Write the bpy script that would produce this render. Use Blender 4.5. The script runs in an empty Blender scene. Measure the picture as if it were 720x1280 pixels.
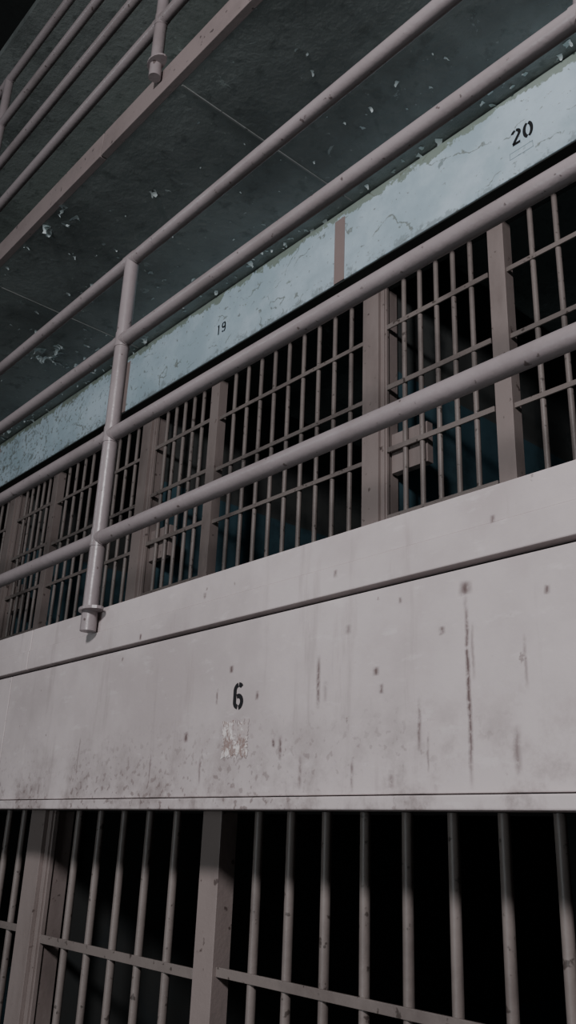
import bpy, math, random
from mathutils import Vector, Matrix
random.seed(7)
S=1.2      # metres per layout unit (distance camera -> railing plane)
H=1.95     # eye height
def T(p): return (p[0]*S,p[1]*S,p[2]*S+H)
P_CELL=1.44; TIER=1.756
XL,XR=-10.3,3.2

# ------------------------------------------------------------ materials
def nt(name):
    m=bpy.data.materials.new(name); m.use_nodes=True
    n=m.node_tree; n.nodes.clear()
    o=n.nodes.new('ShaderNodeOutputMaterial'); b=n.nodes.new('ShaderNodeBsdfPrincipled')
    n.links.new(b.outputs[0],o.inputs[0])
    tc=n.nodes.new('ShaderNodeTexCoord')
    return m,n,b,tc.outputs['Object']
def mth(n,op,a,b=None,c=None,clamp=False):
    x=n.nodes.new('ShaderNodeMath'); x.operation=op; x.use_clamp=clamp
    for i,v in enumerate((a,b,c)):
        if v is None: continue
        if isinstance(v,(int,float)): x.inputs[i].default_value=v
        else: n.links.new(v,x.inputs[i])
    return x.outputs[0]
def noise(n,vec,scale,detail=4,rough=.6,stretch=None,dist=0):
    if stretch:
        mp=n.nodes.new('ShaderNodeMapping'); mp.inputs['Scale'].default_value=stretch
        n.links.new(vec,mp.inputs['Vector']); vec=mp.outputs[0]
    x=n.nodes.new('ShaderNodeTexNoise'); x.inputs['Scale'].default_value=scale
    x.inputs['Detail'].default_value=detail; x.inputs['Roughness'].default_value=rough
    x.inputs['Distortion'].default_value=dist
    n.links.new(vec,x.inputs['Vector']); return x.outputs['Fac']
def ramp(n,f,lo,hi):
    x=n.nodes.new('ShaderNodeMapRange'); x.interpolation_type='SMOOTHSTEP'
    x.inputs['From Min'].default_value=lo; x.inputs['From Max'].default_value=hi
    n.links.new(f,x.inputs['Value']); return x.outputs[0]
def mix(n,f,a,b):
    x=n.nodes.new('ShaderNodeMix'); x.data_type='RGBA'
    if isinstance(f,(int,float)): x.inputs[0].default_value=f
    else: n.links.new(f,x.inputs[0])
    for i,v in ((6,a),(7,b)):
        if isinstance(v,tuple): x.inputs[i].default_value=(*v,1)
        else: n.links.new(v,x.inputs[i])
    return x.outputs[2]
def bump(n,b,h,s,d=.004):
    x=n.nodes.new('ShaderNodeBump'); x.inputs['Strength'].default_value=s; x.inputs['Distance'].default_value=d
    n.links.new(h,x.inputs['Height']); n.links.new(x.outputs[0],b.inputs['Normal'])
def painted(name,base,dirt,rough=.5,speck=.66,blotch=.5,speckscale=38,specc=None,bs=.35,stretch=None):
    m,n,b,v=nt(name)
    n1=noise(n,v,3.2,6,.65,stretch); n2=noise(n,v,speckscale,3,.5); n3=noise(n,v,120,3,.6)
    c=mix(n,mth(n,'MULTIPLY',ramp(n,n1,.42,.75),blotch),base,dirt)
    c=mix(n,mth(n,'MULTIPLY',ramp(n,n2,speck,speck+.06),.75),c,specc or tuple(x*.25 for x in dirt))
    n.links.new(c,b.inputs['Base Color']); b.inputs['Roughness'].default_value=rough
    hh=mth(n,'ADD',mth(n,'MULTIPLY',n3,.3),n2); bump(n,b,hh,bs,.003)
    return m
rail_m=painted('rail_paint',(.315,.275,.28),(.21,.18,.178),.34,.66,.7,45,(.06,.04,.035))
bar_m=painted('bar_paint',(.23,.197,.182),(.12,.10,.093),.45,.63,.8,40,(.04,.03,.025))
pil_m=painted('pillar_paint',(.285,.237,.222),(.15,.122,.112),.5,.66,.85,30,(.06,.04,.035),stretch=(1,1,.35))
trim_m=painted('trim_paint',(.27,.222,.215),(.17,.14,.135),.55,.66,.6,30)
strip_m=painted('strip_paint',(.31,.24,.225),(.22,.175,.165),.55,.68,.5,30)
joint_m=painted('joint_filler_paint',(.26,.27,.26),(.13,.14,.13),.7,.6,.8,30)
black_m=painted('stencil_paint',(.010,.010,.012),(.03,.03,.03),.6,.75,.4)
wallfar_m=painted('far_wall_paint',(.20,.21,.20),(.12,.13,.12),.8,.66,.6)
floor_m=painted('floor_paint',(.15,.14,.135),(.08,.08,.08),.5,.66,.6)
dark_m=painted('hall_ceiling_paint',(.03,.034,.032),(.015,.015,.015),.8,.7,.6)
shelf_m=painted('shelf_paint',(.10,.125,.13),(.06,.07,.07),.6,.7,.5)
flake_m=painted('flake_paint',(.52,.60,.60),(.28,.32,.31),.5,.64,.8)
faint_m=painted('faint_outline_paint',(.36,.44,.47),(.28,.33,.35),.6,.6,.7)

FS=1.0255
def fascia_mat():
    m,n,b,v=nt('fascia_paint')
    sep=n.nodes.new('ShaderNodeSeparateXYZ'); n.links.new(v,sep.inputs[0]); X,Z=sep.outputs[0],sep.outputs[2]
    n1=noise(n,v,2.3,6,.6); n2=noise(n,v,26,4,.55); n4=noise(n,v,9,6,.7)
    c=mix(n,mth(n,'MULTIPLY',ramp(n,n1,.38,.68),.75),(.58,.52,.515),(.42,.37,.365))
    c=mix(n,mth(n,'MULTIPLY',ramp(n,noise(n,v,14,5,.6,(1,1,3)),.58,.72),.35),c,(.69,.64,.635))
    # faint vertical wash marks
    c=mix(n,mth(n,'MULTIPLY',ramp(n,noise(n,v,13,5,.65,(1,1,.12)),.54,.70),.32),c,(.27,.225,.215))
    c=mix(n,mth(n,'MULTIPLY',ramp(n,n2,.685,.735),.6),c,(.16,.12,.11))
    # grime collecting towards the bottom flange
    g=n.nodes.new('ShaderNodeMapRange'); n.links.new(Z,g.inputs['Value'])
    g.inputs['From Min'].default_value=H+S*.23; g.inputs['From Max'].default_value=H+S*.06
    gm=mth(n,'MULTIPLY',ramp(n,n4,.43,.70),g.outputs[0])
    c=mix(n,mth(n,'MULTIPLY',gm,.72),c,(.22,.18,.17))
    sp=mth(n,'MULTIPLY',ramp(n,noise(n,v,60,3,.5),.57,.63),ramp(n,n1,.40,.53)); 
    c=mix(n,mth(n,'MULTIPLY',mth(n,'MULTIPLY',sp,g.outputs[0]),.6),c,(.15,.11,.10))
    # individual rust drips: x, ztop, zbottom, half width
    wob=mth(n,'MULTIPLY',mth(n,'SUBTRACT',noise(n,v,18,4,.7),.5),.012)
    XX=mth(n,'ADD',X,wob); ZZ=mth(n,'ADD',Z,mth(n,'MULTIPLY',wob,1.2))
    tot=None
    for x,zt,zb,w,s in [(-.754,.362,.347,.009,.75),(-.7545,.35,.075,.0034,.8),(-.745,.30,.22,.0028,.4),(-1.062,.29,.205,.0040,.75),(-1.045,.245,.215,.005,.3),
        (-.845,.20,.13,.003,.6),(-.83,.15,.10,.002,.5),(-.9935,.332,.322,.006,.45),(-.931,.256,.248,.0055,.75),(-.92,.228,.218,.004,.65),(-1.152,.165,.128,.004,.7),
        (-1.17,.16,.15,.004,.8),(-1.432,.185,.172,.006,.8),(-1.30,.30,.292,.005,.8),(-1.34,.26,.235,.0028,.6),(-1.22,.245,.237,.004,.7),(-.80,.30,.294,.005,.7),(-.66,.27,.2,.0025,.4),
        (-1.624,.406,.398,.004,.8),(-1.85,.20,.11,.0025,.45),(-1.55,.15,.10,.0025,.5),(-.70,.45,.443,.004,.6),(-1.02,.43,.423,.004,.6),(-1.40,.46,.453,.004,.6),
        (-1.10,.13,.08,.004,.5),(-.98,.12,.075,.003,.45),(-1.38,.14,.09,.003,.5),(-.68,.15,.09,.005,.5),(-.90,.10,.08,.005,.5),(-.62,.33,.325,.004,.7),(-.88,.36,.355,.003,.6)]:
        x*=FS; zt*=FS; zb*=FS
        fx=mth(n,'SUBTRACT',1,mth(n,'DIVIDE',mth(n,'ABSOLUTE',mth(n,'SUBTRACT',XX,x*S)),w*S*1.6),clamp=True)
        zc=(zt+zb)/2*S+H; zh=(zt-zb)/2*S+.005
        fz=mth(n,'SUBTRACT',1,mth(n,'POWER',mth(n,'DIVIDE',mth(n,'ABSOLUTE',mth(n,'SUBTRACT',ZZ,zc)),zh),3),clamp=True)
        t=mth(n,'MULTIPLY',mth(n,'MULTIPLY',fx,fz),s*1.4,clamp=True)
        tot=t if tot is None else mth(n,'MAXIMUM',tot,t)
    tot=mth(n,'MULTIPLY',tot,ramp(n,noise(n,v,70,3,.6),.22,.55))
    c=mix(n,tot,c,(.145,.105,.10))
    n.links.new(c,b.inputs['Base Color']); b.inputs['Roughness'].default_value=.45
    bump(n,b,mth(n,'ADD',mth(n,'MULTIPLY',n4,1.0),mth(n,'MULTIPLY',noise(n,v,90,3,.6),.25)),.3,.004)
    return m
fas_m=fascia_mat()

def blue_mat():
    m,n,b,v=nt('blue_header_paint')
    sep=n.nodes.new('ShaderNodeSeparateXYZ'); n.links.new(v,sep.inputs[0])
    n1=noise(n,v,2.6,6,.65); n2=noise(n,v,11,8,.72,None,.6)
    c=mix(n,ramp(n,n1,.35,.65),(.60,.73,.81),(.43,.555,.62))
    vv=n.nodes.new('ShaderNodeVectorMath'); vv.operation='ADD'
    nz=n.nodes.new('ShaderNodeTexNoise'); nz.inputs['Scale'].default_value=7; nz.inputs['Detail'].default_value=5
    n.links.new(v,nz.inputs['Vector'])
    sc=n.nodes.new('ShaderNodeVectorMath'); sc.operation='SCALE'; sc.inputs['Scale'].default_value=.22
    n.links.new(nz.outputs['Color'],sc.inputs[0]); n.links.new(v,vv.inputs[0]); n.links.new(sc.outputs[0],vv.inputs[1])
    mp=n.nodes.new('ShaderNodeMapping'); mp.inputs['Scale'].default_value=(.42,1,1.35); n.links.new(vv.outputs[0],mp.inputs[0])
    vo=n.nodes.new('ShaderNodeTexVoronoi'); vo.feature='DISTANCE_TO_EDGE'; vo.inputs['Scale'].default_value=3.6
    n.links.new(mp.outputs[0],vo.inputs['Vector'])
    cr=mth(n,'SUBTRACT',1,ramp(n,vo.outputs['Distance'],.003,.016))
    brk=ramp(n,noise(n,v,6.0,5,.7),.49,.56)
    cr=mth(n,'MULTIPLY',cr,brk)
    # worn patches, more to the far end
    xm=n.nodes.new('ShaderNodeMapRange'); n.links.new(sep.outputs[0],xm.inputs['Value'])
    xm.inputs['From Min'].default_value=-2.6*S; xm.inputs['From Max'].default_value=-4.6*S
    th=mth(n,'SUBTRACT',.655,mth(n,'MULTIPLY',xm.outputs[0],.10))
    pt=ramp(n,mth(n,'SUBTRACT',n2,th),0,.03)
    pt2=ramp(n,mth(n,'SUBTRACT',noise(n,v,42,4,.6),mth(n,'ADD',th,.0)),0,.03)
    zt=n.nodes.new('ShaderNodeMapRange'); n.links.new(sep.outputs[2],zt.inputs['Value'])
    zt.inputs['From Min'].default_value=H+S*2.09; zt.inputs['From Max'].default_value=H+S*2.145
    te=ramp(n,mth(n,'ADD',mth(n,'MULTIPLY',zt.outputs[0],.37),noise(n,v,16,5,.7)),.66,.72)
    zl=n.nodes.new('ShaderNodeMapRange'); n.links.new(sep.outputs[2],zl.inputs['Value'])
    zl.inputs['From Min'].default_value=H+S*1.90; zl.inputs['From Max'].default_value=H+S*1.843
    tl=ramp(n,mth(n,'ADD',mth(n,'MULTIPLY',zl.outputs[0],.25),noise(n,v,22,5,.7)),.66,.77)
    c=mix(n,mth(n,'MULTIPLY',tl,.55),c,(.22,.25,.25))
    c=mix(n,mth(n,'MULTIPLY',pt,.7),c,(.19,.23,.22))
    c=mix(n,mth(n,'MULTIPLY',pt2,.65),c,(.18,.18,.15))
    c=mix(n,mth(n,'MULTIPLY',te,.8),c,(.20,.24,.17))
    c=mix(n,mth(n,'MULTIPLY',cr,.75),c,(.20,.21,.17))
    n.links.new(c,b.inputs['Base Color']); b.inputs['Roughness'].default_value=.55
    hh=mth(n,'SUBTRACT',mth(n,'MULTIPLY',noise(n,v,20,5,.6),.5),mth(n,'ADD',cr,pt)); bump(n,b,hh,.4,.004)
    return m
blue_m=blue_mat()

def under_mat():
    m,n,b,v=nt('slab_underside_paint')
    n1=noise(n,v,1.3,6,.6); n2=noise(n,v,11,6,.65); n3=noise(n,v,30,4,.6)
    c=mix(n,ramp(n,n1,.36,.66),(.25,.28,.27),(.125,.142,.137))
    c=mix(n,mth(n,'MULTIPLY',ramp(n,n2,.54,.67),.5),c,(.075,.087,.083))
    c=mix(n,mth(n,'MULTIPLY',ramp(n,n3,.67,.705),.6),c,(.37,.41,.39))
    c=mix(n,mth(n,'MULTIPLY',ramp(n,noise(n,v,5,6,.75,None,1.0),.645,.66),.7),c,(.36,.41,.40))
    n.links.new(c,b.inputs['Base Color']); b.inputs['Roughness'].default_value=.5
    bump(n,b,mth(n,'ADD',mth(n,'MULTIPLY',n2,1.5),n3),.6,.008)
    return m
under_m=under_mat()

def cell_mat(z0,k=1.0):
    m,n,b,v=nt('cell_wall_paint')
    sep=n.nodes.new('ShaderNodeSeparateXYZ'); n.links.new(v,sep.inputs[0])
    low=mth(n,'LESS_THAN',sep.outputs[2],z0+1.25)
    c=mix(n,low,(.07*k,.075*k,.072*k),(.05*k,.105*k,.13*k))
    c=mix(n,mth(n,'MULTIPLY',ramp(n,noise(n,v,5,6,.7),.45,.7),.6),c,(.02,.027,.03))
    n.links.new(c,b.inputs['Base Color']); b.inputs['Roughness'].default_value=.6
    return m

# ------------------------------------------------------------ mesh helper
class M:
    def __init__(s): s.v=[];s.f=[];s.mi=[];s.sm=[]
    def add(s,vs,fs,mi=0,sm=False):
        k=len(s.v); s.v+=[T(p) for p in vs]
        for f in fs: s.f.append([i+k for i in f]); s.mi.append(mi); s.sm.append(sm)
    def box(s,x0,x1,y0,y1,z0,z1,mi=0):
        vs=[(x,y,z) for z in (z0,z1) for y in (y0,y1) for x in (x0,x1)]
        s.add(vs,[(0,2,3,1),(4,5,7,6),(0,1,5,4),(2,6,7,3),(0,4,6,2),(1,3,7,5)],mi)
    def cyl(s,p,q,r,n=12,mi=0,r2=None):
        p=Vector(p);q=Vector(q);d=(q-p).normalized(); r2=r if r2 is None else r2
        a=d.orthogonal().normalized(); b=d.cross(a)
        vs=[]
        for c,rr in ((p,r),(q,r2)):
            for i in range(n):
                t=2*math.pi*i/n; vs.append(tuple(c+(a*math.cos(t)+b*math.sin(t))*rr))
        s.add(vs,[(i,(i+1)%n,n+(i+1)%n,n+i) for i in range(n)],mi,True)
        s.add(vs,[tuple(range(n))[::-1],tuple(range(n,2*n))],mi)
    def out(s,name,mats,parent=None,bevel=0):
        me=bpy.data.meshes.new(name); me.from_pydata(s.v,[],s.f)
        for m in (mats if isinstance(mats,list) else [mats]): me.materials.append(m)
        for p,i,sm in zip(me.polygons,s.mi,s.sm): p.material_index=i; p.use_smooth=sm
        me.update()
        o=bpy.data.objects.new(name,me); bpy.context.collection.objects.link(o)
        if parent: o.parent=parent
        if bevel:
            b=o.modifiers.new('bevel','BEVEL'); b.width=bevel; b.segments=2; b.limit_method='ANGLE'; b.angle_limit=math.radians(50)
        return o
def empty(name):
    o=bpy.data.objects.new(name,None); bpy.context.collection.objects.link(o); return o

# ------------------------------------------------------------ stencilled digits (flat strokes on a wall plane)
def arc(cx,cz,rx,rz,a0,a1,n=14):
    return [(cx+rx*math.cos(math.radians(a0+(a1-a0)*i/n)),cz+rz*math.sin(math.radians(a0+(a1-a0)*i/n))) for i in range(n+1)]
DIG={'6':[arc(.27,.74,.19,.17,28,88,8),arc(.27,.70,.19,.21,98,180,8)+[(.08,.5),(.08,.30)]+arc(.27,.27,.19,.19,180,262,10),arc(.27,.27,.19,.22,278,360+92,18)+[(.19,.47)]],
     '1':[[(.12,.78),(.24,.92),(.24,.02)]],
     '9':[arc(.27,.68,.19,.22,85,-95,12)+[], arc(.27,.68,.19,.22,98,262,12),[(.46,.70),(.46,.35)]+arc(.27,.28,.19,.2,0,-80,8),arc(.27,.28,.19,.2,-100,-150,5)],
     '2':[arc(.27,.70,.19,.21,165,98,6),arc(.27,.70,.19,.21,84,-25,10)+[(.12,.10)],[(.08,.07),(.48,.07)]],
     '0':[arc(.27,.49,.19,.42,100,260,16),arc(.27,.49,.19,.42,80,-80,16)]}
def digits(txt,xc,zc,h,y,name,parent,wx=1.0,sw=.13):
    m=M(); adv=.62; tw=adv*(len(txt)-1)+.54
    for i,ch in enumerate(txt):
        for st in DIG[ch]:
            k=len(st); L=[];Rr=[]
            for j,(a,b) in enumerate(st):
                p0=st[max(j-1,0)];p1=st[min(j+1,k-1)]
                dx,dz=p1[0]-p0[0],p1[1]-p0[1]; l=math.hypot(dx,dz) or 1
                nx,nz=-dz/l*sw/2,dx/l*sw/2
                L.append((a+nx,b+nz));Rr.append((a-nx,b-nz))
            pts=[(xc+(i*adv+q[0]-tw/2)*h*wx,y,zc+(q[1]-.5)*h) for q in L+Rr]
            m.add(pts,[(j,j+1,k+j+1,k+j) for j in range(k-1)])
    return m.out(name,black_m,parent)

# ------------------------------------------------------------ walkways
def walkway(zoff,full):
    e=empty('balcony_walkway')
    zb,zm,zt=(.402+zoff,.452+zoff,.512+zoff) if full else (.393+zoff,.440+zoff,.497+zoff)
    m=M(); m.box(XL,XR,1.045,3.9,zb+.001,zt-.02); m.out('slab',under_m,e)
    m=M()
    for a,b in ((XL,-5.10),(-5.095,-2.230),(-2.225,.70),(.705,XR)):
        m.box(a,b,1.020,1.046,zb,zm); m.box(a,b,1.0235,1.046,zm,zt)
    m.out('curb_band',fas_m if full else trim_m,e,.0025)
    # joints on the underside
    m=M()
    for k in range(-6,4):
        x=-1.79+k*1.41; m.box(x-.003,x+.003,1.05,1.79,zb-.002,zb+.002)
    m.out('underside_joint_strip',joint_m,e)
    if full:
        m=M()
        for a,b in ((XL,-5.20),(-5.195,-2.325),(-2.320,.62),(.625,XR)):
            m.box(a,b,1.026,1.040,.070,.394)
        m.out('fascia_panel',fas_m,e,.002)
        m=M(); m.box(XL,XR,1.041,1.05,.05,.400); m.box(XL,XR,1.05,1.34,.053,.066); m.out('fascia_backing',dark_m,e)
        m=M(); m.box(XL,XR,1.014,1.06,.047,.0675); m.out('bottom_flange',fas_m,e,.003)
        digits('6',-1.3065,.251,.050,1.0252,'number_6',e,1.12,.17)
        # torn paper label remains
        m=M()
        def patch(cx,cz,w,h,n=60,j=.22,y=1.0250):
            pts=[(cx,y,cz)]
            for i in range(n):
                t=2*math.pi*i/n; c,s_=math.cos(t),math.sin(t); k=1/max(abs(c),abs(s_))
                r=k*(1-(random.random()**2)*j); pts.append((cx+c*r*w,y,cz+s_*r*h))
            m.add(pts,[(0,i+1,(i+1)%n+1) for i in range(n)])
        patch(-1.310,.171,.040,.036,90,.30)
        pm,n,b,v=nt('torn_label_paper')
        sep=n.nodes.new('ShaderNodeSeparateXYZ'); n.links.new(v,sep.inputs[0])
        f=noise(n,v,32,6,.75); c=mix(n,ramp(n,f,.46,.54),(.72,.67,.65),(.47,.41,.40))
        ln=mth(n,'GREATER_THAN',mth(n,'FRACT',mth(n,'MULTIPLY',sep.outputs[2],90)),.6)
        tx=mth(n,'MULTIPLY',ln,ramp(n,noise(n,v,170,2,.5,(1,1,.1)),.50,.56))
        c=mix(n,mth(n,'MULTIPLY',tx,.35),c,(.22,.19,.19))
        c=mix(n,mth(n,'MULTIPLY',ramp(n,noise(n,v,27,6,.8,(1,1,.7)),.50,.56),.85),c,(.25,.175,.155))
        n.links.new(c,b.inputs['Base Color']); b.inputs['Roughness'].default_value=.8
        m.out('torn_label',pm,e)
    return e
walkway(0,True); walkway(TIER,False)

# ------------------------------------------------------------ railings
def railing(zoff):
    m=M(); r=.0185
    for z in (.687,.973,1.259,1.525): m.cyl((XL,1.0,z+zoff),(XR,1.0,z+zoff),r,20)
    for k in range(-5,4):
        x=-1.875+k*1.40
        m.cyl((x,1.0,.452+zoff),(x,1.0,1.525+zoff),.0195,20)
        for z in (.687,.973,1.259): m.cyl((x,1.0,z+zoff-.022),(x,1.0,z+zoff+.022),.0210,20)
        for z in (.687,.973,1.259,1.525): m.cyl((x-.024,1.0,z+zoff),(x+.024,1.0,z+zoff),.0200,20)
        # foot clamp plate
        n=18; zz=.500+zoff; vs=[]
        for dz in (0,.007):
            for i in range(n):
                t=2*math.pi*i/n; vs.append((x+.010+.042*math.cos(t),1.0+.030*math.sin(t)*(1 if math.sin(t)<0 else .65),zz+dz))
        m.add(vs,[tuple(range(n))[::-1],tuple(range(n,2*n))]+[(i,(i+1)%n,n+(i+1)%n,n+i) for i in range(n)])
    return m.out('balcony_railing',rail_m)
railing(0); railing(TIER)

# ------------------------------------------------------------ blue number header above the upper cells
e=empty('cell_header_beam')
m=M(); m.box(XL,XR,1.80,1.962,1.8437,2.145)
m.out('beam',[blue_m],e,.003)
m=M()
for k in range(-5,3):
    x=-1.856+k*P_CELL; m.box(x-.025,x+.025,1.7975,1.7999,1.843,2.112)
m.out('cover_strip',strip_m,e)
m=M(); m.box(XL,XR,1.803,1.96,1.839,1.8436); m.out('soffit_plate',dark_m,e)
digits('19',-2.547,1.967,.052,1.7990,'number_19',e,1.0,.14)
digits('20',-1.094,1.980,.058,1.7990,'number_20',e,1.15,.16)
# small faded label outline under number 20
m=M()
x0,x1,z0,z1=-1.140,-1.060,1.907,1.930
for a in ((x0,x1,z0,z0+.0015),(x0,x1,z1-.0015,z1),(x0,x0+.0015,z0,z1),(x1-.0015,x1,z0,z1)): m.box(a[0],a[1],1.7988,1.7995,a[2],a[3])
m.out('label_frame',faint_m,e)
# other tier header (third tier)
e=empty('cell_header_beam')
m=M(); m.box(XL,XR,1.80,1.962,1.843+TIER,2.145+TIER); m.out('beam',blue_m,e,.003)

# ------------------------------------------------------------ cell fronts (one object per cell)
def cell_front(xw,xn,xe,y,z0,z1,crossd,crossf,nd,nf,q=1.0):
    """xw wide pillar centre, xn narrow post centre, xe next pillar centre"""
    m=M()
    m.box(xw-.048*q,xw+.026*q,y-.030,y-.018,z0,z1,1)         # face plate
    m.box(xw-.042*q,xw+.042*q,y-.018,y+.05,z0,z1,1)
    m.box(xw+.026*q,xw+.048*q,y-.012,y+.0,z0,z1,1)
    m.box(xn-.030*q,xn+.028*q,y-.022,y+.022,z0,z1,1)
    m.box(xn-.042*q,xn-.030*q,y-.004,y+.010,z0,z1,1)
    a,b=xw+.048*q,xn-.042*q
    m.box(a+.002,b,y-.006,y+.006,z0+.01,z0+.03,0)
    g=(b-a)/(nd+1); br=.0088*q
    for i in range(1,nd+1): m.cyl((a+g*i,y,z0),(a+g*i,y,z1),br,10)
    for z in crossd: m.box(a,b,y-.012,y-.006,z-.009*q,z+.009*q,0)
    # small lock housing beside the door pillar
    m.box(a,a+.15,y+.012,y+.04,z0+.64,z0+.78,1)
    a,b=xn+.028*q,xe-.048*q; g=(b-a)/(nf+1)
    for i in range(1,nf+1): m.cyl((a+g*i,y,z0),(a+g*i,y,z1),br,10)
    for z in crossf: m.box(a,b,y-.013,y-.007,z-.008*q,z+.008*q,0)
    return m.out('barred_cell_front',[bar_m,pil_m],None,.0012)
YU=1.946
cd=[.969,1.205,1.436,1.672]; cf=[.955,1.19,1.42,1.655]
for k in range(-5,3):
    xw=-1.802+k*P_CELL
    cell_front(xw,xw+.512,xw+P_CELL,YU,.489,1.8385,cd,cf,5,9)
YL=1.22; f=YL; PL=1.56/1.075*f
for k in range(-4,3):
    xw=-1.948*f+k*PL
    cell_front(xw,xw+.643*f,xw+PL,YL,-1.62,.0525,[-.219*f-.27*i for i in range(0,5)],[-.208*f-.27*i for i in range(0,5)],5,8,f/1.075)
for k in range(-5,3):
    xw=-1.802+k*P_CELL
    cell_front(xw,xw+.512,xw+P_CELL,YU,.489+TIER,1.838+TIER,[c+TIER for c in cd],[c+TIER for c in cf],5,9)

# ------------------------------------------------------------ shells of the cells
def shell(y0,z0,z1,xo,idx,P,shade,ks):
    cm=cell_mat(z0*S+H,shade)
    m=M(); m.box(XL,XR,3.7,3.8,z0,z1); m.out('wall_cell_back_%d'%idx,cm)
    m=M()
    for k in ks:
        x=xo+k*P; m.box(x-.05,x+.035,y0+.055,3.7,z0,z1)
    m.out('wall_partition_%d'%idx,cm)
    for k in list(ks)[:-1]:
        x=xo+k*P
        m=M()
        for z in (z0+.95,z0+1.15):
            m.box(x+.30,x+1.25,3.5,3.699,z,z+.015)
            m.box(x+.42,x+.435,3.52,3.699,z-.08,z); m.box(x+1.10,x+1.115,3.52,3.699,z-.08,z)
        m.out('wall_shelf',shelf_m)
        m=M()
        zz=z0+.42
        m.box(x+.036,x+.56,y0+.55,y0+1.75,zz,zz+.02)
        for yy in (y0+.6,y0+1.15,y0+1.7): m.cyl((x+.54,yy,z0+.001),(x+.54,yy,zz),.012,8)
        m.box(x+.05,x+.55,y0+.57,y0+1.72,zz+.02,zz+.07)
        m.out('prison_bunk',shelf_m)
shell(YU,.492,2.146,-1.802,1,P_CELL,1.0,range(-5,4))
shell(YL,-1.625,.39,-1.948*f,2,PL,.45,range(-4,4))  # lower tier wall colour is darkened to stand in for deep shade
shell(YU,.489+TIER,2.146+TIER,-1.802,3,P_CELL,1.0,range(-5,4))
m=M(); m.box(XL,XR,1.08,3.9,2.146+TIER,2.2+TIER); m.out('ceiling_top_tier',under_m)

# hall
m=M(); m.box(XL,XR,-4.6,3.9,-1.70,-1.625); m.out('floor',floor_m)
m=M(); m.box(XL,XR,-4.6,3.9,5.3,5.4); m.out('ceiling',dark_m)
m=M(); m.box(XL,XR,-4.7,-4.6,-1.625,5.3); m.out('wall_opposite',wallfar_m)
m=M(); m.box(XL-.1,XL,-4.6,3.9,-1.625,5.3); m.out('wall_far_end',wallfar_m)
m=M(); m.box(XR,XR+.1,-4.6,3.9,-1.625,5.3); m.out('wall_near_end',wallfar_m)

# ------------------------------------------------------------ peeling paint flakes on slab underside
m=M()
def flake(x,y,z,s):
    t=random.uniform(0,6.28); c,si=math.cos(t),math.sin(t); n=4; w0=random.uniform(.4,1.)*s
    vs=[];tot=random.uniform(.5,1.9)
    px,pz=0,0
    for i in range(n+1):
        w=w0*(1-.75*(i/n)**1.5)
        for sg in (-1,1):
            jx=px+random.uniform(-.1,.1)*s; jw=sg*w/2+random.uniform(-.12,.12)*s
            vs.append((x+c*jx-si*jw,y+si*jx+c*jw,z-pz-.0005))
        an=tot*i/n; px+=math.cos(an)*s/n; pz+=math.sin(an)*s/n
    m.add(vs,[(2*i,2*i+1,2*i+3,2*i+2) for i in range(n)],0,True)
zU=.393+TIER
for cx,cy,r,n_,s0 in [(-2.62,1.09,.05,8,.035),(-3.575,1.52,.06,18,.055),(-3.45,1.62,.12,14,.035),(-2.243,1.262,.02,3,.03),(-3.1,1.15,.3,22,.020),(-1.5,1.3,.1,4,.02),(-2.9,1.5,.3,14,.018)]:
    for i in range(n_):
        a=random.uniform(0,6.28); q=r*math.sqrt(random.random())
        flake(cx+q*math.cos(a)*2,min(max(cy+q*math.sin(a),1.06),1.78),zU,s0*random.uniform(.5,1.2))
for i in range(170): flake(random.uniform(-6,0),random.uniform(1.06,1.78),zU,random.choice((.006,.008,.010,.012,.02)))
for i in range(90): flake(random.uniform(-5,0),random.uniform(1.74,1.795),zU,random.uniform(.01,.03))
m.out('peeling_paint_flakes',flake_m)

# ------------------------------------------------------------ light
def area(name,loc,tgt,size,power,col):
    l=bpy.data.lights.new(name,'AREA'); l.energy=power; l.size=size; l.color=col; l.shape='DISK'
    o=bpy.data.objects.new(name,l); bpy.context.collection.objects.link(o)
    o.location=T(loc); d=Vector(T(tgt))-Vector(T(loc)); o.rotation_euler=d.to_track_quat('-Z','Y').to_euler()
area('added_fill',(.5,-2.0,2.0),(-1.1,1.2,.9),.6,162,(1.0,.96,.985))
area('added_fill',(-5,-3.0,2.5),(-5,1.2,1.0),1.0,20,(.85,.95,1.0))
area('added_fill',(-1.4,-3.6,-.2),(-2.0,1.4,2.2),1.4,52,(.88,.96,1.0))  # added weak cool fill, no real lamp, lifts slab underside and cell interiors
w=bpy.data.worlds.new('world'); bpy.context.scene.world=w; w.use_nodes=True
w.node_tree.nodes['Background'].inputs[0].default_value=(.05,.06,.07,1); w.node_tree.nodes['Background'].inputs[1].default_value=.3

# ------------------------------------------------------------ camera
yaw,pit,rol,fp=0.8575448,0.35993141,0.04047718,1088.849
F=Vector((-math.sin(yaw)*math.cos(pit),math.cos(yaw)*math.cos(pit),math.sin(pit)))
R=Vector((math.cos(yaw),math.sin(yaw),0)); U=R.cross(F)
R2=R*math.cos(rol)+U*math.sin(rol); U2=-R*math.sin(rol)+U*math.cos(rol)
cam=bpy.data.cameras.new('camera'); co=bpy.data.objects.new('camera',cam); bpy.context.collection.objects.link(co)
co.matrix_world=Matrix(((R2.x,U2.x,-F.x,0),(R2.y,U2.y,-F.y,0),(R2.z,U2.z,-F.z,H),(0,0,0,1)))
cam.sensor_fit='HORIZONTAL'; cam.sensor_width=36; cam.lens=fp*36/720; cam.clip_start=.02
bpy.context.scene.camera=co
